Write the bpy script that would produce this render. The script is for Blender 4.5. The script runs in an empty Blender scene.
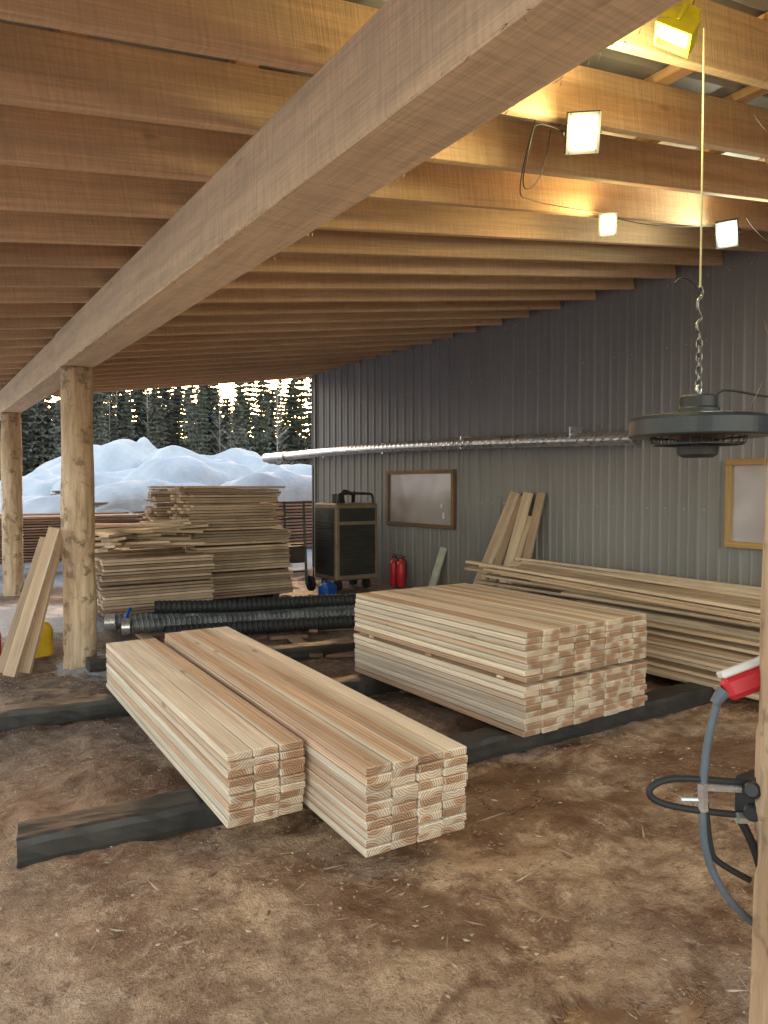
import bpy, math, random
from mathutils import Vector, Matrix, noise
random.seed(7)
R=random.random
def U(a,b): return a+(b-a)*R()
sc=bpy.context.scene
COL=sc.collection

# ---------------------------------------------------------------- node helpers
def newmat(name):
    m=bpy.data.materials.new(name); m.use_nodes=True
    nt=m.node_tree; nt.nodes.clear()
    o=nt.nodes.new('ShaderNodeOutputMaterial')
    b=nt.nodes.new('ShaderNodeBsdfPrincipled')
    nt.links.new(b.outputs[0],o.inputs[0])
    return m,nt,b
def put(nt,sock,v):
    if isinstance(v,bpy.types.NodeSocket): nt.links.new(v,sock)
    else:
        try: sock.default_value=v
        except Exception:
            sock.default_value=(v[0],v[1],v[2],1) if hasattr(v,'__len__') and len(v)==3 else (v,v,v)
def math_(nt,op,a,b=0.0,c=None,clamp=False):
    n=nt.nodes.new('ShaderNodeMath'); n.operation=op; n.use_clamp=clamp
    put(nt,n.inputs[0],a); put(nt,n.inputs[1],b)
    if c is not None: put(nt,n.inputs[2],c)
    return n.outputs[0]
def vmath(nt,op,a,b=(0,0,0),out=0):
    n=nt.nodes.new('ShaderNodeVectorMath'); n.operation=op
    put(nt,n.inputs[0],a); put(nt,n.inputs[1],b)
    return n.outputs['Value'] if op in('LENGTH','DOT_PRODUCT','DISTANCE') else n.outputs[0]
def mix(nt,f,a,b,mode='MIX'):
    n=nt.nodes.new('ShaderNodeMix'); n.data_type='RGBA'; n.blend_type=mode
    put(nt,n.inputs[0],f)
    put(nt,n.inputs[6],a if isinstance(a,bpy.types.NodeSocket) else (a[0],a[1],a[2],1))
    put(nt,n.inputs[7],b if isinstance(b,bpy.types.NodeSocket) else (b[0],b[1],b[2],1))
    return n.outputs[2]
def noise_(nt,vec,scale=1.0,detail=3.0,rough=.55,dist=0.0):
    n=nt.nodes.new('ShaderNodeTexNoise')
    if vec is not None: nt.links.new(vec,n.inputs['Vector'])
    n.inputs['Scale'].default_value=scale; n.inputs['Detail'].default_value=detail
    n.inputs['Roughness'].default_value=rough; n.inputs['Distortion'].default_value=dist
    return n.outputs[0]
def mr(nt,v,a,b,c=0.0,d=1.0,smooth=False):
    n=nt.nodes.new('ShaderNodeMapRange')
    if smooth: n.interpolation_type='SMOOTHSTEP'
    put(nt,n.inputs[0],v)
    for i,x in enumerate((a,b,c,d)): n.inputs[i+1].default_value=x
    return n.outputs[0]
def bump(nt,b,h,strength=.4,dist=.01):
    n=nt.nodes.new('ShaderNodeBump'); n.inputs['Strength'].default_value=strength; n.inputs['Distance'].default_value=dist
    nt.links.new(h,n.inputs['Height']); nt.links.new(n.outputs[0],b.inputs['Normal'])
def coord(nt,k='Object'):
    return nt.nodes.new('ShaderNodeTexCoord').outputs[k]
def pos(nt):
    return nt.nodes.new('ShaderNodeNewGeometry').outputs['Position']

def wood(name,early,late,sap,freq=110,ringamt=.6,rough=.75,vmin=.82,vmax=1.12,dirt=0.0,saw=0.0,endc=None,knots=0):
    m,nt,b=newmat(name)
    la=nt.nodes.new('ShaderNodeAttribute'); la.attribute_name='loc'; loc=la.outputs['Vector']
    ra=nt.nodes.new('ShaderNodeAttribute'); ra.attribute_name='rnd'; rnd=ra.outputs['Vector']
    sp=nt.nodes.new('ShaderNodeSeparateXYZ'); nt.links.new(rnd,sp.inputs[0])
    rx,ry,rz=sp.outputs
    cb=nt.nodes.new('ShaderNodeCombineXYZ')
    put(nt,cb.inputs[0],math_(nt,'MULTIPLY_ADD',rx,.10,-.05))
    put(nt,cb.inputs[1],math_(nt,'MULTIPLY_ADD',ry,-.06,-.012))
    p=vmath(nt,'SUBTRACT',loc,cb.outputs[0])
    p=vmath(nt,'MULTIPLY',p,(1,1,0))
    off=vmath(nt,'SCALE',rnd); off.node.inputs[3].default_value=37
    n1=noise_(nt,vmath(nt,'ADD',vmath(nt,'MULTIPLY',loc,(3,3,.45)),off),1,1)
    r=math_(nt,'ADD',vmath(nt,'LENGTH',p),math_(nt,'MULTIPLY_ADD',n1,.04,-.02))
    ring0=math_(nt,'MULTIPLY_ADD',math_(nt,'SINE',math_(nt,'MULTIPLY',r,freq*6.283)),.5,.5)
    ring=math_(nt,'POWER',ring0,1.6)
    n2=noise_(nt,vmath(nt,'ADD',vmath(nt,'MULTIPLY',loc,(14,14,1.2)),off),1,1)
    c=mix(nt,math_(nt,'MULTIPLY',ring,ringamt),early,late)
    sf=mr(nt,math_(nt,'ADD',r,math_(nt,'MULTIPLY_ADD',rz,.05,-.025)),.045,.07,0,1,True)
    c=mix(nt,math_(nt,'MULTIPLY',sf,.9),c,mix(nt,math_(nt,'MULTIPLY',ring,ringamt*.4),sap,late))
    if endc is not None:
        g=nt.nodes.new('ShaderNodeNewGeometry'); s2=nt.nodes.new('ShaderNodeSeparateXYZ'); nt.links.new(g.outputs['True Normal'],s2.inputs[0])
        ef=mr(nt,math_(nt,'ABSOLUTE',s2.outputs[1]),.8,.95,0,1)
        ec=mix(nt,ring0,endc[0],endc[1])
        ec=mix(nt,math_(nt,'MULTIPLY',sf,.75),ec,mix(nt,math_(nt,'MULTIPLY',ring0,.6),endc[2],endc[1]))
        c=mix(nt,ef,c,ec)
    fib=noise_(nt,vmath(nt,'ADD',vmath(nt,'MULTIPLY',loc,(160,160,4)),off),1,2)
    val=math_(nt,'MULTIPLY',mr(nt,fib,.25,.75,.82,1.12),mr(nt,n2,.3,.7,.86,1.08))
    val=math_(nt,'MULTIPLY',val,mr(nt,rz,0,1,vmin,vmax))
    if saw>0:
        sn=noise_(nt,vmath(nt,'ADD',vmath(nt,'MULTIPLY',loc,(5,5,75)),off),1,1,.7)
        val=math_(nt,'MULTIPLY',val,mr(nt,sn,.3,.7,1-saw*.35,1+saw*.2))
    cc=nt.nodes.new('ShaderNodeCombineXYZ')
    for i in range(3): put(nt,cc.inputs[i],val)
    c=mix(nt,1.0,c,cc.outputs[0],'MULTIPLY')
    if knots>0:
        vo=nt.nodes.new('ShaderNodeTexVoronoi'); nt.links.new(vmath(nt,'ADD',vmath(nt,'MULTIPLY',loc,(6,6,1.6)),off),vo.inputs['Vector']); vo.inputs['Scale'].default_value=1
        k=mr(nt,vo.outputs['Distance'],.05,.1,1,0,True)
        c=mix(nt,math_(nt,'MULTIPLY',k,knots),c,(late[0]*.5,late[1]*.42,late[2]*.36))
    if dirt>0:
        nd=noise_(nt,pos(nt),3.5,3,.65)
        c=mix(nt,math_(nt,'MULTIPLY',mr(nt,nd,.45,.7,0,1),dirt),c,(.09,.07,.055))
    nt.links.new(c,b.inputs['Base Color']); b.inputs['Roughness'].default_value=rough
    if saw>0: bump(nt,b,sn,.6,.004)
    return m
M_stack=wood('stack_board_wood',(.74,.50,.34),(.46,.245,.145),(.88,.76,.61),freq=92,ringamt=.7,vmin=.76,vmax=1.06,endc=((.60,.36,.21),(.25,.115,.06),(.86,.71,.54)),knots=.6)
M_joist=wood('joist_wood',(.80,.50,.29),(.66,.38,.20),(.84,.58,.36),freq=45,ringamt=.4,vmin=.8,vmax=1.08,saw=.28,knots=.45)
M_beam=wood('beam_wood',(.95,.70,.44),(.84,.58,.35),(.95,.73,.49),freq=40,ringamt=.2,vmin=.99,vmax=1.03,saw=.34,dirt=.05,knots=.3)
M_old=wood('weathered_board_wood',(.52,.35,.24),(.32,.20,.13),(.62,.46,.34),freq=80,ringamt=.5,vmin=.5,vmax=1.15,dirt=.35)
M_red=wood('reddish_board_wood',(.38,.205,.14),(.25,.125,.08),(.44,.27,.19),freq=80,ringamt=.5,vmin=.55,vmax=1.1,dirt=.3)
M_pale=wood('pale_board_wood',(.70,.49,.33),(.48,.30,.185),(.80,.64,.48),freq=80,ringamt=.5,vmin=.62,vmax=1.08,dirt=.12)
M_chip=wood('chip_wood',(.62,.43,.28),(.42,.27,.16),(.72,.54,.38),freq=80,ringamt=.5,vmin=.55,vmax=1.1,dirt=.3)
M_dark=wood('bunk_timber_wood',(.026,.024,.024),(.017,.015,.014),(.036,.033,.032),freq=60,ringamt=.5,rough=.5,vmin=.8,vmax=1.2,dirt=.35)
M_frame=wood('window_frame_wood',(.22,.12,.065),(.13,.065,.03),(.27,.16,.085),freq=60,ringamt=.5)
M_frame2=wood('yellow_window_frame_wood',(.50,.31,.13),(.36,.21,.08),(.55,.37,.16),freq=60,ringamt=.5)

def simple(name,col,rough=.5,metal=0.0,var=.12,scale=8,bmp=0.0,spec=None):
    m,nt,b=newmat(name)
    n=noise_(nt,coord(nt),scale,3,.6)
    c=mix(nt,mr(nt,n,.3,.7),tuple(x*(1-var*2) for x in col),tuple(min(1,x*(1+var)) for x in col))
    nt.links.new(c,b.inputs['Base Color'])
    b.inputs['Metallic'].default_value=metal
    put(nt,b.inputs['Roughness'],mr(nt,n,.3,.7,max(.02,rough-.08),min(1,rough+.1)))
    return m
M_black=simple('black_paint',(.025,.027,.03),.45)
M_rubber=simple('black_rubber',(.02,.02,.022),.6)
M_hose=simple('blue_grey_hose',(.12,.14,.17),.55)
M_red_p=simple('red_plastic',(.55,.02,.03),.4)
M_white_p=simple('white_plastic',(.75,.75,.73),.45)
M_blue_p=simple('blue_plastic',(.015,.09,.42),.4)
M_yel_p=simple('yellow_plastic',(.75,.5,.03),.45)
M_yel2=simple('yellow_lamp_housing',(.75,.72,.03),.45)
M_steel=simple('galvanised_steel',(.78,.8,.83),.3,.8,.12,14)
M_chain=simple('chain_steel',(.3,.29,.28),.4,.9,.3,60)
M_duct_dark=simple('dull_duct_metal',(.17,.18,.19),.5,.35,.3,6)
M_rope=simple('yellow_rope',(.62,.55,.35),.8)
M_heater=simple('heater_enamel',(.04,.046,.055),.38,.2)
M_copper=simple('heater_reflector',(.45,.3,.22),.35,.8)
M_cabinet=simple('machine_cabinet_paint',(.075,.06,.048),.55,.1,.2,5)

m,nt,b=newmat('grey_ribbed_metal'); M_wall=m
p_=pos(nt)
n=noise_(nt,vmath(nt,'MULTIPLY',p_,(1,2.2,.35)),1.0,3,.6)
n2=noise_(nt,p_,22,2,.7)
c=mix(nt,mr(nt,n,.3,.7),(.215,.21,.222),(.265,.26,.272))
sz=nt.nodes.new('ShaderNodeSeparateXYZ'); nt.links.new(p_,sz.inputs[0])
low=mr(nt,math_(nt,'ADD',sz.outputs[2],math_(nt,'MULTIPLY',n,-.8)),.6,-.4,0,.6,True)
c=mix(nt,low,c,(.2,.16,.125))
c=mix(nt,mr(nt,n2,.62,.75,0,.2),c,(.34,.33,.31))
nt.links.new(c,b.inputs['Base Color']); b.inputs['Roughness'].default_value=.55
m,nt,b=newmat('roof_underside_metal'); M_roof=m
c=mix(nt,mr(nt,noise_(nt,pos(nt),2.5,3),.35,.65),(.34,.32,.31),(.46,.44,.43))
nt.links.new(c,b.inputs['Base Color']); b.inputs['Roughness'].default_value=.5; b.inputs['Metallic'].default_value=.1

m,nt,b=newmat('peeled_log_wood'); M_log=m
oc=coord(nt)
n=noise_(nt,vmath(nt,'MULTIPLY',oc,(7,7,1.2)),1,4,.65,.6)
n2=noise_(nt,vmath(nt,'MULTIPLY',oc,(28,28,2.5)),1,4,.6)
c=mix(nt,mr(nt,n,.35,.62,0,1),(.42,.28,.17),(.68,.51,.36))
c=mix(nt,mr(nt,n2,.5,.72,0,.7),c,(.28,.18,.11))
n3=noise_(nt,oc,6,4,.7)
c=mix(nt,mr(nt,n3,.54,.62,0,.75),c,(.18,.12,.08))
nt.links.new(c,b.inputs['Base Color']); b.inputs['Roughness'].default_value=.8
bump(nt,b,math_(nt,'ADD',n,math_(nt,'MULTIPLY',n2,.6)),.7,.02)

m,nt,b=newmat('snow'); M_snow=m
n=noise_(nt,pos(nt),1.6,3,.6)
c=mix(nt,mr(nt,n,.35,.7),(.46,.50,.57),(.58,.62,.67))
nt.links.new(c,b.inputs['Base Color']); b.inputs['Roughness'].default_value=.8
bump(nt,b,noise_(nt,pos(nt),3,3,.6),.6,.1)

# ground
m,nt,b=newmat('sawdust_mud'); M_ground=m
p_=pos(nt)
big=noise_(nt,p_,.55,2,.55,.3); mid=noise_(nt,p_,2.4,6,.72,.5); fine=noise_(nt,p_,15,5,.75); grit=noise_(nt,p_,95,2,.8)
c=mix(nt,mr(nt,mid,.42,.59),(.27,.135,.07),(.60,.38,.225))
c=mix(nt,mr(nt,big,.42,.58,0,.6),c,(.44,.30,.21))
c=mix(nt,mr(nt,fine,.52,.68,0,.65),c,(.74,.53,.355))
c=mix(nt,mr(nt,fine,.45,.32,0,.8),c,(.15,.078,.042))
c=mix(nt,mr(nt,grit,.6,.72,0,.6),c,(.80,.62,.44))
c=mix(nt,mr(nt,grit,.42,.3,0,.7),c,(.11,.062,.036))
def spot(cx,cy,r,amp=.9,sx_=1.0,sy_=1.0,edge=.6):
    q=vmath(nt,'MULTIPLY',vmath(nt,'SUBTRACT',p_,(cx,cy,0)),(sx_,sy_,0))
    return mr(nt,math_(nt,'ADD',vmath(nt,'LENGTH',q),math_(nt,'MULTIPLY_ADD',mid,amp,-amp/2)),r,r*edge,0,1,True)
wet=noise_(nt,vmath(nt,'ADD',p_,(3.1,8.2,0)),.9,4,.66,.5)
wf=mr(nt,wet,.52,.58,0,1,True)
wf=math_(nt,'MAXIMUM',wf,math_(nt,'MAXIMUM',spot(2.55,2.85,.6,1.6,.6,1.4),math_(nt,'MAXIMUM',spot(1.8,1.42,.28,.9,.7,1.3),spot(3.9,2.3,.5,1.8))))
c=mix(nt,math_(nt,'MULTIPLY',wf,.68),c,(.17,.07,.028))
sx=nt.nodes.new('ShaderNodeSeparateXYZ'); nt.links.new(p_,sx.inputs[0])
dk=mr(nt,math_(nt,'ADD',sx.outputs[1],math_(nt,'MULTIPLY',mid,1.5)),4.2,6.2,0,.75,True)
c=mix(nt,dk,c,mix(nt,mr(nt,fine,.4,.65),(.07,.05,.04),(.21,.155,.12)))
edge=math_(nt,'ADD',sx.outputs[1],math_(nt,'MULTIPLY',big,4.0))
snf=mr(nt,edge,14.3,15.2,0,1,True)
edge2=math_(nt,'ADD',math_(nt,'MULTIPLY',sx.outputs[0],-1),math_(nt,'MULTIPLY',big,3.0))
snf2=mr(nt,edge2,4.6,5.3,0,1,True)
icf=math_(nt,'MULTIPLY',spot(1.55,6.95,.6,1.8),.8)
icf2=math_(nt,'MULTIPLY',spot(.9,9.8,1.7,2.4),.9)
sn=math_(nt,'MAXIMUM',math_(nt,'MAXIMUM',snf,snf2),math_(nt,'MAXIMUM',icf,icf2))
c=mix(nt,sn,c,mix(nt,mr(nt,fine,.35,.7),(.42,.45,.50),(.56,.59,.64)))
nt.links.new(c,b.inputs['Base Color'])
pud=math_(nt,'MAXIMUM',spot(1.8,1.42,.2,.8,.7,1.3),spot(2.6,2.8,.16,1.0,.6,1.3))
put(nt,b.inputs['Roughness'],math_(nt,'SUBTRACT',mr(nt,wf,0,1,.85,.42),math_(nt,'MULTIPLY',pud,.34)))
h=math_(nt,'ADD',fine,math_(nt,'MULTIPLY',grit,.25))
h=math_(nt,'MULTIPLY',h,math_(nt,'SUBTRACT',1.0,math_(nt,'MULTIPLY',pud,.9)))
bump(nt,b,h,1.0,.03)

# ---------------------------------------------------------------- mesh helpers
class MB:
    def __init__(s): s.v=[];s.f=[];s.loc=[];s.rnd=[]
    def box(s,M,w,t,L,rnd=None,taper=0):
        rnd=rnd or (R(),R(),R()); o=len(s.v)
        for z in(-.5,.5):
            for x,y in((-.5,-.5),(.5,-.5),(.5,.5),(-.5,.5)):
                l=Vector((x*w,y*t,z*L)); s.v.append(M@l); s.loc.append(l); s.rnd.append(rnd)
        for q in((3,2,1,0),(4,5,6,7),(0,1,5,4),(1,2,6,5),(2,3,7,6),(3,0,4,7)): s.f.append(tuple(o+i for i in q))
    def beam(s,a,b,w,t,wdir=(0,0,1),rnd=None):
        a=Vector(a);b=Vector(b); z=(b-a); L=z.length; z.normalize()
        x=Vector(wdir); x=(x-z*x.dot(z)).normalized(); y=z.cross(x)
        M=Matrix((x,y,z)).transposed().to_4x4(); M.translation=(a+b)/2
        s.box(M,w,t,L,rnd)
    def sliver(s,a,b,w,t,wdir):
        a=Vector(a);b=Vector(b); z=(b-a).normalized()
        x=Vector(wdir); x=(x-z*x.dot(z)).normalized(); y=z.cross(x); o=len(s.v); r=(R(),R(),R())
        m=a.lerp(b,U(.3,.7))+x*w*U(-.3,.3)+y*t*U(0,2)
        for p in (a,m-x*w/2,b,m+x*w*U(.2,.6),m+y*t): s.v.append(p); s.loc.append(p-a); s.rnd.append(r)
        for q in((0,1,4),(1,2,4),(2,3,4),(3,0,4),(0,3,2,1)): s.f.append(tuple(o+i for i in q))
    def poly(s,vs,fs):
        o=len(s.v)
        for p in vs: s.v.append(Vector(p)); s.loc.append(Vector(p)); s.rnd.append((.5,.5,.5))
        for f in fs: s.f.append(tuple(o+i for i in f))
    def cyl(s,a,b,r0,r1,seg=16,caps=True):
        a=Vector(a);b=Vector(b);z=(b-a).normalized(); x=z.orthogonal().normalized(); y=z.cross(x)
        vs=[];fs=[]
        for c,r in((a,r0),(b,r1)):
            for i in range(seg):
                t=2*math.pi*i/seg; vs.append(c+x*math.cos(t)*r+y*math.sin(t)*r)
        for i in range(seg):
            j=(i+1)%seg; fs.append((i,j,seg+j,seg+i))
        if caps: fs.append(tuple(range(seg-1,-1,-1))); fs.append(tuple(range(seg,2*seg)))
        s.poly(vs,fs)
    def lathe(s,prof,c,seg=32):
        vs=[];fs=[]; n=len(prof)
        for r,z in prof:
            for i in range(seg):
                t=2*math.pi*i/seg; vs.append((c[0]+r*math.cos(t),c[1]+r*math.sin(t),c[2]+z))
        for k in range(n-1):
            for i in range(seg):
                j=(i+1)%seg; fs.append((k*seg+i,k*seg+j,(k+1)*seg+j,(k+1)*seg+i))
        s.poly(vs,fs)
    def done(s,name,mat,parent=None,bevel=0,smooth=False):
        me=bpy.data.meshes.new(name); me.from_pydata([tuple(v) for v in s.v],[],s.f); me.update()
        for nm,d in(('loc',s.loc),('rnd',s.rnd)):
            a=me.attributes.new(nm,'FLOAT_VECTOR','POINT'); a.data.foreach_set('vector',[c for v in d for c in v])
        me.materials.append(mat)
        ob=bpy.data.objects.new(name,me); COL.objects.link(ob)
        if smooth: me.shade_smooth()
        if bevel:
            bm=ob.modifiers.new('bevel','BEVEL'); bm.width=bevel; bm.segments=1; bm.limit_method='ANGLE'
        if parent: ob.parent=parent
        return ob
def empty(name):
    e=bpy.data.objects.new(name,None); COL.objects.link(e); return e
def curve(name,pts,r,mat,parent=None,cyclic=False):
    cu=bpy.data.curves.new(name,'CURVE'); cu.dimensions='3D'; cu.bevel_depth=r; cu.bevel_resolution=4; cu.use_fill_caps=True
    sp=cu.splines.new('NURBS'); sp.points.add(len(pts)-1)
    for q,p in zip(sp.points,pts): q.co=(p[0],p[1],p[2],1)
    sp.use_endpoint_u=True; sp.order_u=3; sp.use_cyclic_u=cyclic; cu.resolution_u=10
    cu.materials.append(mat)
    ob=bpy.data.objects.new(name,cu); COL.objects.link(ob)
    if parent: ob.parent=parent
    return ob
def ribtube(name,pts,r,mat,parent=None,pitch=.05,amp=.006,seg=20,step=.0125):
    pts=[Vector(p) for p in pts]; path=[]
    def cr(p0,p1,p2,p3,t): return .5*((2*p1)+(p2-p0)*t+(2*p0-5*p1+4*p2-p3)*t*t+(3*p1-p0-3*p2+p3)*t**3)
    ext=[pts[0]*2-pts[1]]+pts+[pts[-1]*2-pts[-2]]
    for i in range(1,len(ext)-2):
        L=(ext[i+1]-ext[i]).length; n=max(2,int(L/step))
        for k in range(n): path.append(cr(ext[i-1],ext[i],ext[i+1],ext[i+2],k/n))
    path.append(pts[-1]); vs=[];fs=[];d=0
    for i,p in enumerate(path):
        q=path[min(i+1,len(path)-1)]-path[max(i-1,0)]; q.normalize()
        x=q.cross(Vector((0,0,1))).normalized(); y=x.cross(q)
        if i: d+=(p-path[i-1]).length
        for k in range(seg):
            t=2*math.pi*k/seg
            ph=(d/pitch+k/seg)%1
            rr=r+(amp if ph<.3 else 0)
            vs.append(p+x*math.cos(t)*rr+y*math.sin(t)*rr)
    for i in range(len(path)-1):
        for k in range(seg):
            j=(k+1)%seg; fs.append((i*seg+k,i*seg+j,(i+1)*seg+j,(i+1)*seg+k))
    mb=MB(); mb.poly(vs,fs); return mb.done(name,mat,parent)

# ---------------------------------------------------------------- ground
def axis(a,b,step,lo,hi):
    xs=[];x=a
    while x<=b: xs.append(x); x+=step
    g=step;x=xs[-1]
    while x<hi: g*=1.18; x+=g; xs.append(x)
    g=step;x=a;left=[]
    while x>lo: g*=1.18; x-=g; left.append(x)
    return left[::-1]+xs
def gh(x,y):
    f=1.0/(1+max(0,abs(x-2.5)-8)/4+max(0,abs(y-4)-9)/4)
    z=(noise.noise(Vector((x*.9,y*.9,0)))*.04+noise.noise(Vector((x*2.4,y*2.4,3)))*.03
       +noise.noise(Vector((x*5.5,y*5.5,7)))*.024+noise.noise(Vector((x*12,y*12,9)))*.014)*f-.022
    d=math.hypot(x,y)
    if d>75: z+=min(1,(d-75)/150)**1.5*16
    return z
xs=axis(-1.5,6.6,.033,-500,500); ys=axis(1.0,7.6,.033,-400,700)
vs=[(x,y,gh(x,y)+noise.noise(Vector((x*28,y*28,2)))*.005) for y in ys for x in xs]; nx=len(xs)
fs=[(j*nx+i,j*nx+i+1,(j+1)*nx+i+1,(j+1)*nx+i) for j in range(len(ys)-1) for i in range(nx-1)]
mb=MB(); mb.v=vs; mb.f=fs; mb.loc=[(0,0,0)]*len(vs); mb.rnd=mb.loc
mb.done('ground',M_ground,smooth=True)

def scatter(name,n,mat,wmin,wmax,Lb,plong,tmax,area):
    mb=MB()
    for i in range(n):
        x=U(area[0],area[1]); y=U(area[2],area[3])
        if noise.noise(Vector((x*.9,y*.9,11)))<U(-.6,.35): continue
        L=abs(random.gauss(0,Lb))+.008
        if R()<plong: L=U(.07,.24)
        a=U(0,6.28); d=Vector((math.cos(a),math.sin(a),U(-.12,.12)))*L/2; c=Vector((x,y,gh(x,y)+.007))
        mb.sliver(c-d,c+d,U(wmin,wmax),U(.001,tmax),(math.sin(a),-math.cos(a),U(-.5,.5)))
    mb.done(name,mat)
scatter('wood_chips',9000,M_chip,.004,.014,.02,.03,.004,(-.6,6.2,1.0,7.0))
scatter('bark_scraps',4500,M_red,.005,.022,.028,.06,.01,(-.6,6.4,1.0,8.5))

# ---------------------------------------------------------------- roof
def zr(X): return 2.985+.14*(X-1.3)
roof=empty('lean_to_roof')
sl=Vector((1,0,.14)).normalized(); up=Vector((-.14,0,1)).normalized()
XL=-.75; YS=-.9
Y0=2.74-.53*6; ends=13.5
mb=MB(); k=0; y=Y0
while y<ends:
    h=.235+U(-.005,.005)
    a=Vector((XL,y+U(-.02,.02),zr(XL)))+up*h/2; b_=Vector((6.775,y+U(-.02,.02),zr(6.775)))+up*h/2
    mid=a.lerp(b_,(1.34-XL)/(6.775-XL)); o2=Vector((0,.052,0))
    mb.beam(a,mid+sl*.16,h,.046,up); mb.beam(mid-sl*.12+o2,b_+o2,h,.046,up)
    y+=.53; k+=1
mb.done('joists',M_joist,roof,bevel=.003)
mb=MB()
x=XL+.05
while x<13.2:
    c0=Vector((x,YS,zr(x)))+up*(.235+.022); c1=Vector((x,ends+.1,zr(x)))+up*(.235+.022)
    n=4
    for i in range(n): mb.beam(c0.lerp(c1,i/n),c0.lerp(c1,(i+.998)/n),.04,.09,up)
    x+=.62
mb.done('purlins',M_joist,roof)
def ribprof(a,b,pitch=.23,h=.02,minor=.006):
    out=[];y=a
    while y<b:
        out+= [(y,0),(y+pitch*.36,0),(y+pitch*.40,minor),(y+pitch*.46,minor),(y+pitch*.5,0),(y+pitch*.80,0),(y+pitch*.86,h),(y+pitch*.95,h),(y+pitch*.9999,0)]
        y+=pitch
    return out
pr=ribprof(YS-.1,ends+.25)
vs=[];fs=[]
for y,h in pr:
    for X in(XL-.15,2.3,6.8,13.4):
        vs.append(Vector((X,y,zr(X)))+up*(.235+.046+h))
for i in range(len(pr)-1):
    for q in range(3): fs.append((i*4+q,i*4+q+1,(i+1)*4+q+1,(i+1)*4+q))
mb=MB(); mb.poly(vs,fs); mb.done('metal_sheets',M_roof,roof)
mb=MB()
mb.beam((XL,ends+.06,zr(XL)+.14),(13.3,ends+.06,zr(13.3)+.14),.27,.04,up)
mb.done('fascia_board',M_joist,roof)

bm_=empty('support_beam')
mb=MB()
zc=(2.65+2.978)/2; hh=2.978-2.65
mb.beam((1.31,7.35,zc),(1.31,YS,zc),hh,.27,(0,0,1),(.3,.2,.5))
mb.beam((1.315,13.6,zc-.004),(1.315,7.354,zc-.004),hh-.006,.265,(0,0,1),(.7,.6,.3))
o=mb.done('timber',M_beam,bm_,bevel=.008)
mb=MB()
for i in range(260):
    y=U(.6,9); s=random.choice((1.177,1.443)); L=U(.004,.022)
    a=Vector((s,y,2.653)); mb.sliver(a,a+Vector((U(-.02,.02),U(-.03,.03),-L)),U(.002,.006),.001,(1,.4,0))
mb.done('splinters',M_pale,bm_)

def logpost(x,y,r,h,seed,mat=M_log,peel=False):
    vs=[];fs=[];seg=40;n=90
    for k in range(n+1):
        z=-.1+(h+.1)*k/n
        for i in range(seg):
            t=2*math.pi*i/seg
            rr=r*(1.03-.05*k/n)+noise.noise(Vector((math.cos(t)*1.3,math.sin(t)*1.3,z*1.1+seed)))*.02+noise.noise(Vector((math.cos(t)*5,math.sin(t)*5,z*3+seed)))*.008
            ff=noise.noise(Vector((math.cos(t)*3,math.sin(t)*3,z*9+seed*2)))
            if ff>.25: rr-=.008
            vs.append((rr*math.cos(t),rr*math.sin(t),z))
    for k in range(n):
        for i in range(seg):
            j=(i+1)%seg; fs.append((k*seg+i,k*seg+j,(k+1)*seg+j,(k+1)*seg+i))
    fs.append(tuple(range(n*seg,(n+1)*seg)))
    mb=MB(); mb.poly(vs,fs); e=empty('log_post'); e.location=(x,y,0)
    ob=mb.done('log',mat,e,smooth=True)
    mb=MB()
    for i in range(90 if peel else 20):
        z=U(.1,h-.1); t=U(0,6.28); rr=r*1.02
        a=Vector((rr*math.cos(t),rr*math.sin(t),z)); d=Vector((math.cos(t)*U(.005,.035),math.sin(t)*U(.005,.035),U(-.07,.05)))
        mb.sliver(a,a+d,U(.002,.008),.001,(math.sin(t),-math.cos(t),0))
    mb.done('peeling_fibres',M_pale,e)
    return e
logpost(1.31,7.12,.14,2.65,1.0)
logpost(1.31,12.05,.14,2.65,5.0)
logpost(1.41,.66,.133,2.65,9.0,peel=True)
# ---------------------------------------------------------------- building
bld=empty('sawmill_building')
WX=6.8
pr=ribprof(-3.2,12.93)
vs=[];fs=[]
for y,h in pr:
    for z in(-.1,zr(WX)+.28): vs.append((WX-h,y,z))
for i in range(len(pr)-1): fs.append((i*2,i*2+1,(i+1)*2+1,(i+1)*2))
mb=MB(); mb.poly(vs,fs); mb.done('front_wall',M_wall,bld)
mb=MB()
for z in(.5,1.35,2.2,3.05,3.7):
    y=-3.2+.23*.62
    while y<12.9:
        mb.cyl((WX,y,z),(WX-.006,y,z),.006,.004,6); y+=.23
mb.done('wall_screws',M_steel,bld)
mb=MB()
mb.poly([(WX+.03,12.93,-.1),(13,12.93,-.1),(13,12.93,zr(13)+.26),(WX+.03,12.93,zr(WX)+.26)],[(0,1,2,3)])
mb.poly([(WX+.03,-3.2,-.1),(13,-3.2,-.1),(13,-3.2,zr(13)+.26),(WX+.03,-3.2,zr(WX)+.26)],[(0,1,2,3)])
mb.poly([(13,-3.2,-.1),(13,12.93,-.1),(13,12.93,zr(13)+.26),(13,-3.2,zr(13)+.26)],[(0,1,2,3)])
mb.done('rear_walls',M_wall,bld)
mb=MB(); mb.box(Matrix.Translation((WX-.005,12.95,1.95)),.09,.06,4.1); mb.done('corner_trim',M_wall,bld)
m,nt,b=newmat('window_pane'); M_pane=m
n=noise_(nt,vmath(nt,'ADD',pos(nt),(0,.3,0)),1.1,2,.5,.3); c=mix(nt,mr(nt,n,.4,.6),(.30,.255,.25),(.50,.46,.46))
nt.links.new(c,b.inputs['Base Color']); b.inputs['Roughness'].default_value=.16; b.inputs['Metallic'].default_value=.15
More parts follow.
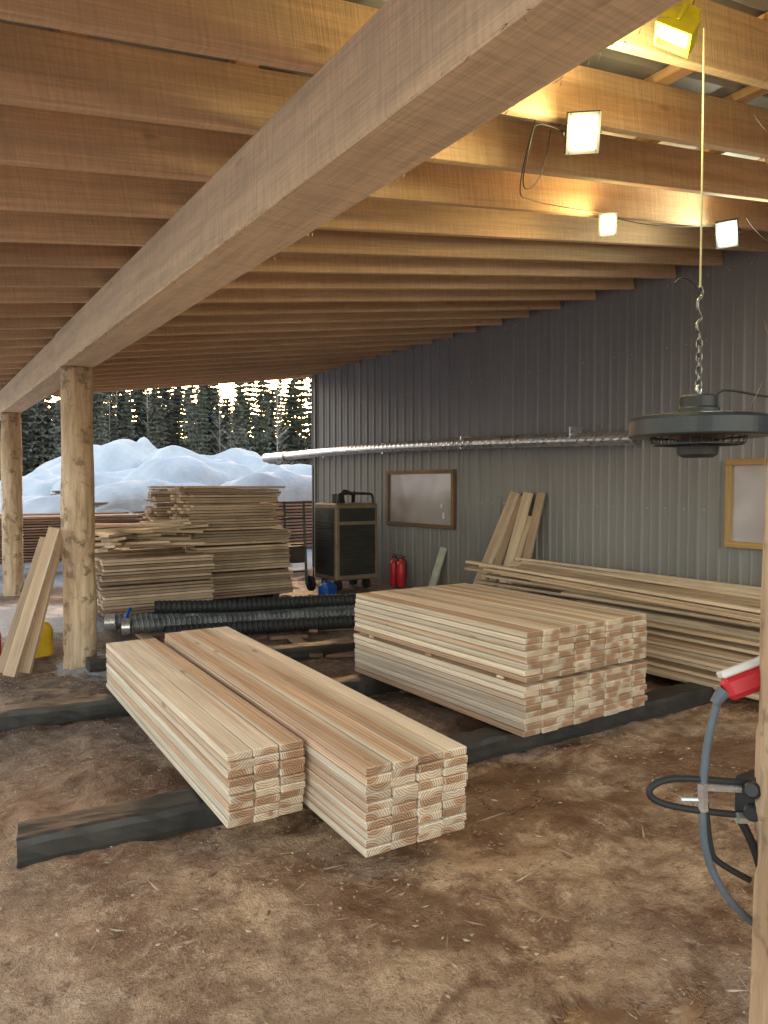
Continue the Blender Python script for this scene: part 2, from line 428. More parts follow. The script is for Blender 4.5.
def window(y0,y1,z0,z1,mat):
    e=empty('window'); e.parent=bld
    mb=MB(); X=WX-.035; w=.06
    mb.beam((X,y0,z0+w/2),(X,y1,z0+w/2),w,.055); mb.beam((X,y0,z1-w/2),(X,y1,z1-w/2),w,.055)
    mb.beam((X,y0+w/2,z0+w+.001),(X,y0+w/2,z1-w-.001),w,.055,(0,1,0)); mb.beam((X,y1-w/2,z0+w+.001),(X,y1-w/2,z1-w-.001),w,.055,(0,1,0))
    mb.done('frame',mat,e,bevel=.003)
    mb=MB(); mb.box(Matrix.Translation((WX-.028,(y0+y1)/2,(z0+z1)/2)),.006,y1-y0-2*w+.01,z1-z0-2*w+.01)
    mb.done('pane',M_pane,e)
    mb=MB(); mb.box(Matrix.Translation((WX-.05,y0+.3,(z0+z1)/2-.1)),.02,.03,.06); mb.box(Matrix.Translation((WX-.05,y0+.25,z0+.2)),.02,.02,.09)
    mb.done('latch',M_white_p,e)
window(8.55,10.35,.94,1.83,M_frame)
window(3.0,4.27,.99,1.85,M_frame2)

e=empty('wall_air_duct')
ribtube('pipe',[(6.45,14.3,2.17),(6.47,11,2.2),(6.5,8,2.17),(6.52,5.15,2.1)],.075,M_steel,e,pitch=.12,amp=.004,step=.03)
ribtube('sleeve',[(6.45,14.6,2.165),(6.455,13.6,2.172)],.092,M_steel,e,pitch=.12,amp=.003,step=.03)
mb=MB()
for y in(6,8,10,12): mb.box(Matrix.Translation((6.62,y,2.19)),.34,.03,.004); mb.box(Matrix.Translation((6.54,y+.02,2.185)),.19,.02,.17)
mb.done('hanger_straps',M_steel,e)

# ---------------------------------------------------------------- bunk timbers
def timber(a,b,w,h):
    a=Vector(a);b=Vector(b); z=(b-a); L=z.length; z.normalize(); x=Vector((0,1,0)); x=(x-z*x.dot(z)).normalized(); y=z.cross(x)
    n=int(L/.06); mb=MB(); vs=[];fs=[]; prof=[]
    for i in range(-3,4): prof.append((i/3,-1))
    for i in(-.5,0,.5): prof.append((1,i))
    for i in range(3,-4,-1): prof.append((i/3,1))
    for i in(.5,0,-.5): prof.append((-1,i))
    K=len(prof)
    for j in range(n+1):
        for u,v in prof:
            c=1-.06*(abs(u)==1 and abs(v)==1)
            p=a+z*(L*j/n)+x*u*w/2*c+y*v*h/2*c
            nv=noise.noise_vector(p*7)*.010+noise.noise_vector(p*25)*.004
            vs.append(p+nv)
    for j in range(n):
        for k in range(K): fs.append((j*K+k,j*K+(k+1)%K,(j+1)*K+(k+1)%K,(j+1)*K+k))
    fs.append(tuple(range(K))); fs.append(tuple(n*K+k for k in range(K-1,-1,-1)))
    mb.poly(vs,fs); return mb.done('bunk_timber',M_dark)
timber((.38,3.52,.035),(2.62,3.28,.05),.2,.13)
timber((2.55,3.36,.05),(5.3,3.3,.05),.19,.13)
timber((-.6,5.55,.045),(2.3,5.3,.05),.2,.13)
timber((2.35,4.85,.055),(5.9,4.75,.055),.2,.13)
timber((1.9,6.35,.05),(3.9,6.05,.05),.18,.12)
timber((1.3,6.75,.04),(2.7,6.7,.05),.2,.1)

# ---------------------------------------------------------------- fresh lumber stacks
def stack(origin,yaw,ncol,nlay,bw,bt,L,z0,mat=M_stack,ej=.018,gap=.004,name='lumber_stack',tiers=1,tgap=.02):
    e=empty(name); mb=MB()
    Rm=Matrix.Translation(origin)@Matrix.Rotation(yaw,4,'Z')
    z=z0
    for t in range(tiers):
        for l in range(nlay):
            sh=U(-.005,.005)
            for c in range(ncol):
                x=(c+.5)*bw+sh+U(-.002,.002); y0=U(-ej,ej)*.5; LL=L+U(-ej,ej)
                M=Rm@Matrix.Translation((x,y0+L/2,z+bt/2))@Matrix.Rotation(U(-.0014,.0014),4,'Z')@Matrix.Rotation(-math.pi/2,4,'X')
                if R()<.5: M=M@Matrix.Rotation(math.pi,4,'Z')
                mb.box(M,bw-gap-U(0,.002),bt-gap,LL)
            z+=bt
        if t<tiers-1:
            for q in(.12,.5,.88):
                M=Rm@Matrix.Translation((ncol*bw/2,L*q,z+tgap/2))@Matrix.Rotation(math.pi/2,4,'Y')
                mb.box(M,tgap-.002,.06,ncol*bw*.98)
            z+=tgap
    mb.done('boards',mat,e,bevel=.0035)
    return e,z
stack((1.495,2.45,0),math.radians(-2.2),4,10,.125,.0365,3.1,.122)
stack((1.13,2.98,0),math.radians(-1.6),3,9,.121,.0365,2.62,.12)
stack((3.0,3.13,0),math.radians(1.2),8,8,.141,.0375,1.88,.125,tiers=2)

e=empty('long_board_pile'); mb=MB(); z=.1
for l in range(17):
    nc=max(4,9-l//4)
    for c in range(nc):
        x=5.0+l*.018+c*.155+U(-.06,.06); L=U(3.4,4.6); yf=U(4.8,6.3); a=U(-.035,.035)
        if R()<.14: continue
        mb.beam((x,yf,z+U(-.005,.008)),(x+L*a,yf-L,z+U(-.018,.018)),U(.08,.15),.026,(1,0,U(-.12,.12)))
    z+=.034
for i in range(11):
    x=U(5.0,6.2); mb.beam((x,U(5.6,6.6),z+.02+.02*i%.08),(x+U(-.3,.3),U(1.6,2.6),z+U(-.04,.06)),.1,.025,(1,0,U(-.3,.3)))
mb.done('boards',M_pale,e,bevel=.002)
timber((4.7,2.4,.04),(6.5,2.35,.04),.14,.09)

def rough_stack(name,x0,x1,y0,y1,z0,z1,bt,gap,mat,jit=.06,cols=None,along='X',yaw=0):
    e=empty(name); mb=MB(); z=z0
    cx,cy=(x0+x1)/2,(y0+y1)/2; Rm=Matrix.Translation((cx,cy,0))@Matrix.Rotation(yaw,4,'Z')@Matrix.Translation((-cx,-cy,0))
    lay=0
    while z<z1:
        bw=.15; lo=U(-jit,jit)*.4
        n=int((y1-y0)/bw)
        for c in range(n):
            if 2<c<n-3: continue
            y=y0+(c+.5)*bw+U(-.015,.015); a=x0+U(-jit,jit)+lo; b=x1+U(-jit,jit)+lo
            mb.beam(Rm@Vector((a,y,z+bt/2+U(-.002,.002))),Rm@Vector((b,y,z+bt/2+U(-.002,.002))),bw-.01,bt*U(.9,1.03),(0,1,U(-.02,.02)))
        z+=bt+gap; lay+=1
        if lay%9==0 and gap<.02: z+=.02
    mb.done('boards',mat,e)
    return e
rough_stack('drying_lumber_stack',3.12,4.5,9.35,11.3,.1,.98,.031,.006,M_old,.035)
rough_stack('drying_lumber_stack',3.0,4.35,9.4,11.2,1.0,1.58,.031,.007,M_old,.09,yaw=.03)
rough_stack('drying_lumber_stack',4.45,5.05,11.2,12.8,.1,1.35,.028,.012,M_old,.08)
rough_stack('drying_lumber_stack',1.85,3.15,8.75,10.4,.1,.74,.031,.006,M_old,.03)
rough_stack('drying_lumber_stack',.5,3.9,14.5,16.4,.2,1.05,.03,.02,M_red,.12)
rough_stack('drying_lumber_stack',4.3,6.3,13.8,15.6,.1,1.35,.03,.016,M_red,.12)
e=empty('loose_board_heap'); mb=MB()
for i in range(30):
    x=U(2.05,2.9); y=U(8.9,9.9); z=.77+.010*i; a=U(-.22,.22)+(0 if R()<.8 else 1.2); L=U(.8,1.3)
    d=Vector((math.cos(a),math.sin(a),U(-.06,.06)))*L/2
    k=1-abs(x-2.45)*.3
    mb.beam(Vector((x,y,z*k+.1))-d,Vector((x,y,z*k+.1))+d,U(.1,.17),.028,(-math.sin(a),math.cos(a),U(-.2,.2)))
mb.done('boards',M_pale,e)
e=empty('stack_bearers'); mb=MB()
for x in(2.0,2.5,3.0): mb.beam((x,8.8,.045),(x,10.4,.045),.1,.1)
for x in(3.3,3.8,4.3): mb.beam((x,9.4,.045),(x,11.2,.045),.1,.1)
mb.done('bearers',M_dark,e)
e=empty('scattered_planks'); mb=MB()
for i in range(46):
    x=U(1.9,6.0); y=U(5.9,8.2); a=U(-.5,.5)+(1.57 if R()<.3 else 0); L=U(.25,1.1)
    d=Vector((math.cos(a),math.sin(a),0))*L/2; c=Vector((x,y,gh(x,y)+.03))
    mb.beam(c-d,c+d,U(.05,.13),.03,(-math.sin(a),math.cos(a),U(-.1,.1)))
mb.done('planks',M_red,e)

e=empty('leaning_boards'); mb=MB()
for a,b_,w in(((6.3,7.62,.0),(6.72,7.2,1.5),.17),((6.36,7.4,0),(6.73,7.12,1.46),.12),((6.4,7.2,.0),(6.72,6.97,1.5),.15),((6.36,7.08,0),(6.7,6.9,1.2),.1),((6.42,6.88,.0),(6.74,6.76,1.5),.12)):
    mb.beam(a,b_,w,.035,(0,1,.3))
mb.done('boards',M_pale,e,bevel=.002)
e=empty('leaning_board'); mb=MB(); mb.beam((6.55,8.85,0),(6.76,8.8,.66),.15,.03,(0,1,0)); mb.done('board',simple('grey_green_board',(.5,.52,.45),.8),e,bevel=.003)
e=empty('leaning_boards'); mb=MB()
for a,b_,w in(((.70,6.85,.0),(1.10,7.03,1.22),.1),((.82,6.9,.0),(1.16,7.14,1.2),.1),((.66,7.0,0),(1.06,7.25,1.12),.1)):
    mb.beam(a,b_,w,.045,(.85,-.5,0))
mb.done('boards',M_pale,e,bevel=.003)

def jug(name,x,y,mat,w=.2,d=.14,h=.28,yaw=.3):
    e=empty(name); e.location=(x,y,0); e.rotation_euler=(0,0,yaw)
    vs=[];fs=[];prof=[(1,0),(1,.62),(.93,.74),(.6,.86),(.3,.9),(.3,.97)]
    seg=24
    for s,z in prof:
        for i in range(seg):
            t=2*math.pi*i/seg; c,s_=math.cos(t),math.sin(t); p=.45
            vs.append((math.copysign(abs(c)**p,c)*w/2*s+(0 if s>.9 else w*.12*(1-s)),math.copysign(abs(s_)**p,s_)*d/2*s,z*h))
    for k in range(len(prof)-1):
        for i in range(seg):
            j=(i+1)%seg; fs.append((k*seg+i,k*seg+j,(k+1)*seg+j,(k+1)*seg+i))
    fs.append(tuple(range((len(prof)-1)*seg,len(prof)*seg)))
    mb=MB(); mb.poly(vs,fs); mb.done('body',mat,e,bevel=.004)
    mb=MB(); mb.cyl((w*.09,0,h*.96),(w*.09,0,h*1.06),.028,.026,14); mb.done('cap',M_black,e)
    curve('handle',[(-w*.4,0,h*.72),(-w*.42,0,h*1.0),(-w*.1,0,h*1.02),(0,0,h*.86)],.012,mat,e)
jug('fuel_jug',1.0,7.55,M_yel_p,.28,.19,.36)
jug('fuel_jug',.62,7.75,M_red_p,.22,.16,.3,.9)
jug('water_jug',5.0,9.2,M_blue_p,.24,.2,.24)
for y in(9.55,9.75):
    e=empty('fire_extinguisher'); e.location=(6.5,y,0)
    mb=MB(); mb.lathe([(0,0),(.06,0),(.07,.02),(.07,.34),(.055,.39),(.02,.42),(.02,.45)],(0,0,0),20); mb.done('cylinder',M_red_p,e,smooth=True)
    mb=MB(); mb.box(Matrix.Translation((.01,0,.46)),.1,.02,.02); mb.box(Matrix.Translation((.02,0,.49))@Matrix.Rotation(.3,4,'Y'),.11,.02,.012); mb.done('valve_lever',M_black,e)
    curve('hose',[(.02,0,.44),(.1,0,.42),(.1,0,.25),(.085,0,.12)],.01,M_rubber,e)

e=empty('flexible_ducts')
kw=dict(pitch=.055,amp=.008,step=.011)
ribtube('duct_1',[(1.9,8.35,.10),(2.8,8.1,.09),(3.8,7.85,.09),(5.0,7.5,.09)],.08,M_duct_dark,e,**kw)
ribtube('duct_2',[(2.0,8.05,.09),(3.0,7.85,.08),(4.0,7.6,.08),(4.8,7.25,.08)],.075,M_duct_dark,e,**kw)
ribtube('duct_3',[(2.3,8.25,.24),(3.1,7.99,.22),(4.1,7.75,.22),(5.2,7.5,.20)],.07,M_rubber,e,**kw)
ribtube('duct_4',[(2.2,7.55,.08),(3.3,7.3,.08),(4.4,7.0,.08)],.07,M_rubber,e,**kw)
mb=MB()
mb.cyl((1.9,8.36,.10),(1.80,8.39,.10),.095,.095,24,False); mb.cyl((1.98,8.05,.09),(1.9,8.07,.09),.09,.09,24,False); mb.done('collars',M_steel,e)
curve('blue_strap',[(1.95,8.15,.03),(1.98,8.23,.2),(2.05,8.3,.24)],.018,M_blue_p,e)

# ---------------------------------------------------------------- machine
e=empty('compressor_cabinet')
x0,x1,y0,y1,z0,z1=5.36,6.1,9.6,10.3,.16,1.32
M_trim=simple('machine_trim_paint',(.22,.16,.11),.5,.1,.15,5)
mb=MB(); mb.box(Matrix.Translation(((x0+x1)/2,(y0+y1)/2,(z0+z1)/2)),x1-x0,y1-y0,z1-z0); mb.done('cabinet',M_trim,e,bevel=.02)
W_=x1-x0-.12; D_=y1-y0-.12
mb=MB(); mb.box(Matrix.Translation(((x0+x1)/2,y0-.004,.62)),W_,.012,.76); mb.box(Matrix.Translation(((x0+x1)/2,y0-.004,1.15)),W_,.012,.2)
mb.box(Matrix.Translation((x0-.004,(y0+y1)/2,.74)),.012,D_,1.02)
mb.done('dark_panels',M_black,e)
mb=MB()
for i in range(21):
    z=.28+i*.034; mb.box(Matrix.Translation(((x0+x1)/2,y0-.016,z))@Matrix.Rotation(.5,4,'X'),W_-.02,.02,.004)
for i in range(14):
    z=.45+i*.045; mb.box(Matrix.Translation((x0-.016,(y0+y1)/2,z)),.016,D_-.04,.006)
mb.done('louvres',M_cabinet,e)
mb=MB(); 
for x in(x0+.12,x1-.12): 
    for y in(y0+.15,y1-.15): mb.cyl((x-.03,y,.085),(x+.03,y,.085),.085,.085,18)
mb.done('wheels',M_rubber,e)
curve('lift_handle',[(x0+.06,y0+.05,z1),(x0+.06,y0+.05,z1+.13),(x0+.14,y0+.05,z1+.15),(x1-.14,y0+.05,z1+.15),(x1-.06,y0+.05,z1+.13),(x1-.06,y0+.05,z1)],.02,M_black,e)
curve('intake_hose',[(x0+.3,y0+.3,z1),(x0+.2,y0+.25,z1+.22),(x0+.5,y0+.3,z1+.12),(x1-.2,y0+.4,z1+.18),(x1-.15,y0+.5,z1)],.03,M_rubber,e)
mb=MB(); mb.cyl((5.45,10.5,.1),(5.45,10.5,1.9),.012,.012,8); mb.cyl((x0+.25,y0+.4,z1),(x0+.25,y0+.4,z1+.14),.09,.09,18); mb.done('vent_stack',M_black,e,smooth=False)
e=empty('hand_cart')
mb=MB(); mb.beam((4.75,10.0,.1),(4.8,10.2,1.35),.035,.035); mb.beam((5.05,9.95,.1),(5.1,10.15,1.35),.035,.035)
for z in(.3,.7,1.1,1.33): mb.beam((4.76,10.0+z*.15,z),(5.07,9.96+z*.15,z),.03,.03)
mb.done('frame',M_black,e)
mb=MB(); mb.box(Matrix.Translation((4.92,10.1,.55)),.28,.2,.25); mb.done('motor',M_cabinet,e,bevel=.02)
mb=MB(); mb.cyl((4.7,9.95,.12),(4.75,9.95,.12),.12,.12,20); mb.cyl((5.08,9.92,.12),(5.13,9.92,.12),.12,.12,20); mb.done('wheels',M_rubber,e)

# ---------------------------------------------------------------- ceiling heater
HX,HY,HZ=2.32,1.575,1.80
e=empty('hanging_patio_heater'); e.location=(HX,HY,HZ)
mb=MB(); mb.lathe([(.155,-.035),(.226,-.035),(.23,-.03),(.23,.022),(.222,.034),(.21,.036),(.2,.03),(.12,.045),(.08,.05),(0,.052)],(0,0,0),64)
mb.lathe([(.2,.03),(.205,-.02),(.15,-.03)],(0,0,0),64)
o=mb.done('shade',M_heater,e,bevel=.001)
mb=MB(); mb.lathe([(0,.11),(.055,.11),(.062,.104),(.062,.07),(.07,.064),(.07,.045)],(0,0,0),40)
mb.lathe([(0,-.105),(.05,-.105),(.066,-.095),(.07,-.06),(.07,-.04),(0,-.04)],(0,0,0),40)
for i in range(24):
    t=2*math.pi*i/24; mb.beam((.063*math.cos(t),.063*math.sin(t),.072),(.063*math.cos(t),.063*math.sin(t),.102),.006,.006)
mb.done('motor_housing',M_black,e)
mb=MB(); mb.lathe([(.07,-.042),(.1,-.034),(.15,-.03)],(0,0,0),48)
mb.done('reflector',M_copper,e)
mb=MB()
for r in[.085,.1,.115,.13,.145]: mb.lathe([(r-.002,-.058),(r+.002,-.058),(r+.002,-.062),(r-.002,-.062),(r-.002,-.058)],(0,0,0),48)
for i in range(28):
    t=2*math.pi*i/28; c_,s_=math.cos(t),math.sin(t); mb.beam((.07*c_,.07*s_,-.066),(.15*c_,.15*s_,-.056),.003,.003); mb.beam((.15*c_,.15*s_,-.056),(.158*c_,.158*s_,-.03),.003,.003)
mb.done('wire_guard',M_black,e)
def torus_link(mb,c,R1,r,stretch,axis_rot,seg=20,ms=8):
    vs=[];fs=[]; Rm=Matrix.Rotation(axis_rot,4,'Z')
    for i in range(seg):
        t=2*math.pi*(i+.5)/seg
        for k in range(ms):
            p=2*math.pi*k/ms
            v=Vector(((R1+r*math.cos(p))*math.cos(t),r*math.sin(p),(R1+r*math.cos(p))*math.sin(t)+math.copysign(stretch,math.sin(t))))
            vs.append(Rm@v+Vector(c))
    for i in range(seg):
        for k in range(ms): fs.append((i*ms+k,((i+1)%seg)*ms+k,((i+1)%seg)*ms+(k+1)%ms,i*ms+(k+1)%ms))
    mb.poly(vs,fs)
mb=MB(); z=.125
for i in range(9):
    torus_link(mb,(0,0,z),.0095,.0028,.006,0.4+(i%2)*1.57); z+=.0235
mb.done('chain',M_chain,e,smooth=True)
curve('hook',[(0,0,z-.012),(-.012,0,z-.004),(-.018,0,z+.015),(0,.004,z+.03),(.012,0,z+.04),(0,0,z+.055),(-.012,0,z+.07),(-.014,0,z+.1),(.012,0,z+.115),(.014,0,z+.14),(0,0,z+.15)],.0055,M_chain,e)
topz=zr(HX)-HZ
curve('rope',[(0,0,z+.145),(.004,0,z+.3),(0,0,topz+.03)],.0035,M_rope,e)
curve('eye_bolt',[(0,0,.108),(-.02,0,.13),(0,0,.15),(.02,0,.13),(0,0,.108)],.004,M_steel,e)
curve('power_cord',[(.05,-.02,.08),(.06,-.03,.13),(.12,-.06,.13),(.22,-.14,.1),(.34,-.22,.1)],.004,M_rubber,e)
curve('switch_cord',[(-.07,.05,z+.16),(-.05,.04,z+.19),(-.01,.01,z+.16),(.0,.0,z+.12)],.003,M_rubber,e)

# ---------------------------------------------------------------- flood lights
def emis(name,col,st):
    m,nt,b=newmat(name); b.inputs['Base Color'].default_value=(.8,.8,.8,1)
    t=coord(nt); g=vmath(nt,'LENGTH',vmath(nt,'MULTIPLY',t,(1,1,0)))
    s=mr(nt,g,.025,.08,st,.95,True)
    b.inputs['Emission Color'].default_value=(*col,1); nt.links.new(s,b.inputs['Emission Strength'])
    return m
def flood(x,y,z,aim,w,h,frame,col,power,strength=14,lit=True):
    e=empty('flood_light'); aim=Vector(aim).normalized()
    q=aim.to_track_quat('-Z','Y').to_matrix().to_4x4()
    e.matrix_world=Matrix.Translation((x,y,z))@q
    mb=MB()
    mb.box(Matrix.Translation((0,0,.025)),w,h,.035)
    for s in(-1,1): mb.box(Matrix.Translation((s*(w/2+.006),0,.0)),.012,h+.024,.05); mb.box(Matrix.Translation((0,s*(h/2+.006),0)),w-.001,.012,.05)
    for i in range(9): mb.box(Matrix.Translation((-w*.4+i*w*.1,0,.055)),.003,h*.9,.024)
    mb.done('housing',frame,e,bevel=.002)
    mb=MB(); mb.box(Matrix.Translation((0,0,-.002)),w-.004,h-.004,.006); mb.done('lit_lens',emis('lit_lens_glass',col,strength),e)
    curve('bracket',[(-w/2-.016,0,0),(-w/2-.02,0,.07),(-w/2,0,.1),(w/2,0,.1),(w/2+.02,0,.07),(w/2+.016,0,0)],.006,frame,e)
    l=bpy.data.lights.new('lamp','POINT'); l.energy=power; l.color=(col[0],col[1]*.93,col[2]*1.1); l.shadow_soft_size=.06
    lo=bpy.data.objects.new('lamp',l); COL.objects.link(lo); lo.parent=e; lo.location=(0,0,-.14)
flood(2.34,2.13,3.03,(-.55,-.65,-.5),.11,.13,M_black,(1,.86,.36),17,18)
flood(3.75,3.2,3.24,(-.7,-.6,-.35),.09,.12,M_black,(1,.8,.28),13,18)
flood(4.93,3.14,3.38,(-.75,-.35,-.5),.12,.16,M_black,(.9,1,.62),20,14)
flood(2.12,1.54,3.06,(-.3,.35,-.8),.11,.10,M_yel2,(.85,1,.4),11,12)
e=empty('power_cables')
curve('cable_1',[(2.34,2.2,3.05),(2.2,2.25,3.1),(2.12,2.2,2.98),(2.2,2.35,2.82),(2.3,2.3,2.9),(2.35,2.32,3.12)],.0028,M_rubber,e)
curve('cable_2',[(2.25,2.3,3.15),(2.4,2.6,2.95),(2.7,2.8,3.05),(3.0,3.0,3.15),(3.7,3.2,3.3)],.0028,M_rubber,e)
curve('cable_3',[(3.75,3.2,3.3),(4.2,3.25,3.3),(4.9,3.2,3.45)],.0028,M_rubber,e)
curve('cable_4',[(4.93,3.0,3.45),(5.05,2.9,3.2),(5.3,2.7,3.35),(5.6,2.6,3.5)],.0028,M_rubber,e)

# ---------------------------------------------------------------- hydraulic hoses
e=empty('hydraulic_hoses')
curve('grey_hose',[(1.30,.83,1.19),(1.285,.838,1.13),(1.277,.842,1.06),(1.272,.843,.98),(1.278,.84,.90),(1.30,.825,.83),(1.345,.80,.765),(1.40,.77,.72)],.0075,M_hose,e)
curve('black_hose_1',[(1.345,.79,1.03),(1.27,.85,1.035),(1.22,.885,1.035),(1.19,.905,1.015),(1.2,.9,.99),(1.25,.86,.975),(1.35,.79,.965)],.0065,M_rubber,e)
curve('black_hose_2',[(1.28,.84,.99),(1.285,.835,.9),(1.30,.825,.87),(1.35,.79,.84)],.006,M_rubber,e)
curve('black_hose_3',[(1.33,.8,.96),(1.36,.78,.9),(1.38,.77,.8)],.008,M_rubber,e)
mb=MB()
mb.cyl((1.27,.842,1.03),(1.275,.842,.975),.010,.010,6); mb.cyl((1.273,.842,1.02),(1.33,.80,1.018),.007,.007,6); mb.cyl((1.32,.80,.965),(1.36,.78,.963),.011,.011,6)
mb.cyl((1.274,.842,.995),(1.24,.866,.995),.005,.005,8)
mb.done('fittings',M_steel,e)
mb=MB(); mb.box(Matrix.Translation((1.37,.79,1.0)),.06,.06,.075); mb.cyl((1.335,.775,1.025),(1.315,.77,1.03),.016,.016,12); mb.cyl((1.335,.775,.985),(1.315,.77,.985),.016,.016,12); mb.done('valve_block',M_black,e,bevel=.004)
mb=MB(); mb.beam((1.36,.765,1.04),(1.34,.74,1.02),.01,.01); mb.done('bracket',M_steel,e)
e=empty('red_nozzle')
d=Vector((.84,-.54,.38)).normalized()
c=Vector((1.345,.797,1.225)); nrm=Vector((-.45,-.75,.3))
mb=MB(); mb.beam(c-d*.05,c+d*.07,.044,.04,nrm.cross(d)); mb.done('body',M_red_p,e,bevel=.01)
upd=nrm.cross(d).normalized(); upd=upd if upd.z>0 else -upd
mb=MB(); mb.beam(c+upd*.028-d*.045,c+upd*.028+d*.07,.014,.036,upd); mb.done('white_strip',M_white_p,e,bevel=.003)
mb=MB(); mb.cyl(c-d*.049,c-d*.07-Vector((0,0,.018)),.014,.009,14); mb.done('tip',M_hose,e)

# ---------------------------------------------------------------- snow-covered piles outside
def snowlump(mb,cx,cy,hx,hy,zb,top,yaw,seed):
    n=56; o=len(mb.v); Rm=Matrix.Rotation(yaw,3,'Z')
    for j in range(n+1):
        for i in range(n+1):
            u=i/n*2-1; v=j/n*2-1
            f=max(0,(1-abs(u)**2.8))**.55*max(0,(1-abs(v)**2.8))**.55
            p=Rm@Vector((u*hx,v*hy,0)); x=cx+p.x; y=cy+p.y
            nz=noise.noise(Vector((x*.7,y*.7,seed)))*.5+noise.noise(Vector((x*1.9,y*1.9,seed)))*.22-max(0,noise.noise(Vector((x*.5+y*1.6,y*.4,seed))))*.35
            z=zb+(top-zb)*f*(1.03+nz*.8)
            w=noise.noise_vector(Vector((x*.8,y*.8,seed+z)))*.3
            mb.v.append(Vector((x+w.x,y+w.y,z))); mb.loc.append((0,0,0)); mb.rnd.append((0,0,0))
    for j in range(n):
        for i in range(n): a=o+j*(n+1)+i; mb.f.append((a,a+1,a+n+2,a+n+1))
piles=[(6.1,24.6,3.0,1.5,1.6,2.75,.35),(7.9,22.2,2.6,1.2,1.5,2.6,.1),(3.6,21.6,1.9,1.3,1.2,2.0,.5),(8.3,17.6,1.9,1.0,1.3,1.95,.25),(2.0,19.0,1.7,1.3,.7,1.45,.3),
       (5.0,17.9,2.0,.9,1.1,1.7,.2),(3.2,17.6,1.7,.9,.8,1.35,.3),(6.6,19.6,2.2,1.0,1.4,2.2,.45),(4.6,20.0,1.8,.9,1.3,1.95,.1),(1.4,23.5,2.0,1.3,.8,1.75,0.3),(10.3,21,2.2,1.4,1.3,2.2,.3)]
for k,(cx,cy,hx,hy,zb,top,yaw) in enumerate(piles):
    e=rough_stack('snow_covered_lumber_pile',cx-hx*.9,cx+hx*.9,cy-hy*.9,cy+hy*.8,.05,zb+.12,.05,.03,M_red,.1,yaw=yaw)
    mb=MB(); snowlump(mb,cx,cy,hx,hy,zb-.1,top,yaw,k*3.3); mb.done('snow_cap',M_snow,e,smooth=True)
mb=MB()
for k,(cx,cy,hx,hy,top) in enumerate([(0,18,3,2,.8),(4,16.9,4,.8,.5),(-3,21,4,3,1.1),(8,27,6,2,1.2),(0,27,5,3,1.0)]): snowlump(mb,cx,cy,hx,hy,-.1,top,.1,k*2.1+50)
mb.done('snow_bank',M_snow,smooth=True)

# ---------------------------------------------------------------- forest
def leafmat(name,c1,c2,sn):
    m,nt,b=newmat(name)
    oi=nt.nodes.new('ShaderNodeObjectInfo')
    n=noise_(nt,coord(nt),1.4,2,.6)
    c=mix(nt,mr(nt,n,.35,.65),c1,c2)
    c=mix(nt,mr(nt,oi.outputs['Random'],0,1,0,.6),c,(.17,.165,.145))
    c=mix(nt,mr(nt,n,.6,.68,0,sn),c,(.45,.48,.52))
    nt.links.new(c,b.inputs['Base Color']); b.inputs['Roughness'].default_value=.85
    return m
M_sp=leafmat('spruce_needles',(.075,.09,.068),(.15,.16,.12),.3)
M_bark=simple('tree_bark',(.2,.17,.15),.9,0,.3,5)
M_birch=simple('birch_bark',(.5,.45,.41),.8,0,.25,4)
def spruce(seed,H,W):
    random.seed(seed); v=[];f=[];mi=[]
    def tri(a,b,c,m): 
        o=len(v); v.extend((tuple(a),tuple(b),tuple(c))); f.append((o,o+1,o+2)); mi.append(m)
    for i in range(6):
        t0,t1=2*math.pi*i/6,2*math.pi*(i+1)/6
        tri((.13*math.cos(t0),.13*math.sin(t0),-.5),(.13*math.cos(t1),.13*math.sin(t1),-.5),(0,0,H*.98),1)
    z=H*U(.04,.14)
    while z<H:
        q=z/H; rad=W*(1-q)**.85*U(.75,1.15)+.12
        nb=random.randint(6,9)
        for b in range(nb):
            a=U(0,6.28); r=rad*U(.55,1.15); d=Vector((math.cos(a),math.sin(a),0)); s=Vector((-d.y,d.x,0))
            n=max(3,int(r/.26))
            if R()<.08: continue
            for k in range(n):
                t=(k+.3)/n; droop=-.32*r*t*t-.05+.1*t
                c=d*r*t+Vector((0,0,z+droop)); w=(.34*(1-t)+.12)*U(.7,1.3)
                for sgn in(-1,1):
                    tri(c+Vector((U(-.05,.05),U(-.05,.05),.05)),c+s*sgn*w+d*U(.0,.2)+Vector((0,0,U(-.22,-.04))),c+d*U(.16,.34)+Vector((0,0,U(-.12,.05))),0)
                tri(c-d*.08,c+d*.22+Vector((0,0,-.05)),c+Vector((U(-.1,.1),U(-.1,.1),U(-.38,-.15))),0)
        z+=H*.024+.08
    me=bpy.data.meshes.new('spruce'); me.from_pydata(v,[],f); me.materials.append(M_sp); me.materials.append(M_bark)
    me.polygons.foreach_set('material_index',mi); return me
def bare(seed,H):
    random.seed(seed); mb=MB()
    mb.cyl((0,0,-.5),(U(-.2,.2),U(-.2,.2),H),.09,.02,6)
    for i in range(90):
        z=U(.25,1)*H; a=U(0,6.28); L=U(.4,1.7)*(1.15-z/H); p=Vector((0,0,z)); q=p+Vector((math.cos(a)*L,math.sin(a)*L,L*.9))
        mb.cyl(p,q,.02,.006,3,False)
        for k in range(4):
            s=p.lerp(q,U(.3,.9)); a2=a+U(-1,1); mb.cyl(s,s+Vector((math.cos(a2)*L*.4,math.sin(a2)*L*.4,L*.4)),.01,.004,3,False)
    me=bpy.data.meshes.new('birch'); me.from_pydata([tuple(x) for x in mb.v],[],mb.f); me.materials.append(M_birch); return me
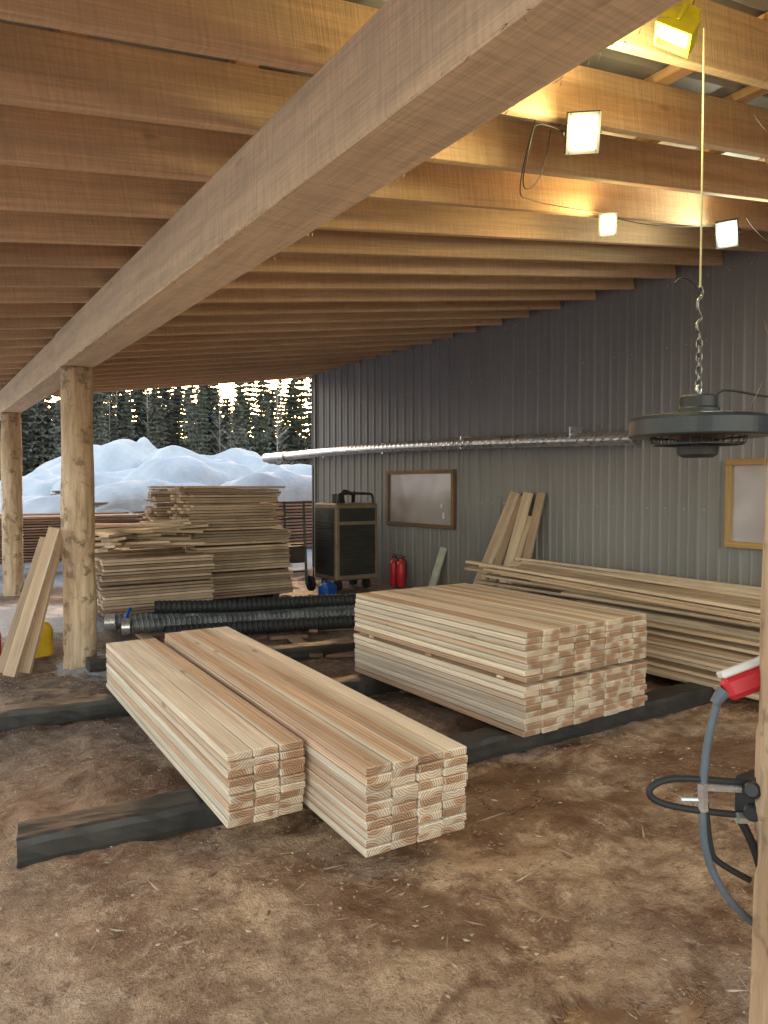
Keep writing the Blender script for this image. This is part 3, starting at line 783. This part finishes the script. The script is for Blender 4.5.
SP=[spruce(s,H,W) for s,H,W in((11,10,1.4),(12,12,1.6),(13,9,1.6),(14,13,1.4),(15,8,1.3))]
BI=[bare(s,H) for s,H in((21,9),(22,11),(23,10))]
random.seed(99)
forest=empty('distant_forest')
for i in range(460):
    az=math.radians(U(-12,40)); d=U(42,60) if i%3 else U(60,95)
    x,y=d*math.sin(az),d*math.cos(az)
    me=random.choice(SP) if R()<.68 else random.choice(BI)
    o=bpy.data.objects.new('forest_tree',me); COL.objects.link(o); o.parent=forest
    o.location=(x,y,gh(x,y)-.1); s=U(.62,1.08)*(.95 if d<60 else 1.15); o.scale=(s,s,s*U(.85,1.05)); o.rotation_euler=(0,0,U(0,6.28))

# ---------------------------------------------------------------- light : low sun behind the trees, open sky
SE,SR=7,24
w=bpy.data.worlds.new('World'); sc.world=w; w.use_nodes=True; nt=w.node_tree
bg=nt.nodes['Background']; sk=nt.nodes.new('ShaderNodeTexSky'); sk.sky_type='NISHITA'; sk.sun_disc=False
sk.sun_elevation=math.radians(SE); sk.sun_rotation=math.radians(SR); sk.dust_density=2; sk.altitude=300; sk.air_density=1.0; sk.ozone_density=.8
tint=mix(nt,1.0,sk.outputs[0],(1.18,.96,.82),'MULTIPLY')
nt.links.new(tint,bg.inputs[0]); bg.inputs[1].default_value=1.18
l=bpy.data.lights.new('sun','SUN'); l.energy=1.2; l.angle=math.radians(3); l.color=(1,.72,.5)
so=bpy.data.objects.new('sun',l); COL.objects.link(so)
d=Vector((math.sin(math.radians(SR))*math.cos(math.radians(SE)),math.cos(math.radians(SR))*math.cos(math.radians(SE)),math.sin(math.radians(SE))))
so.rotation_euler=d.to_track_quat('Z','Y').to_euler()

cam=bpy.data.cameras.new('camera'); cam.lens=26; cam.sensor_width=36; cam.sensor_fit='AUTO'; cam.clip_end=2000; cam.clip_start=.05
co=bpy.data.objects.new('camera',cam); COL.objects.link(co); co.location=(0,0,1.6)
co.rotation_euler=(math.radians(90-2.1),0,math.radians(-32.9)); sc.camera=co
sc.view_settings.view_transform='Standard'; sc.view_settings.look='None'; sc.view_settings.exposure=0
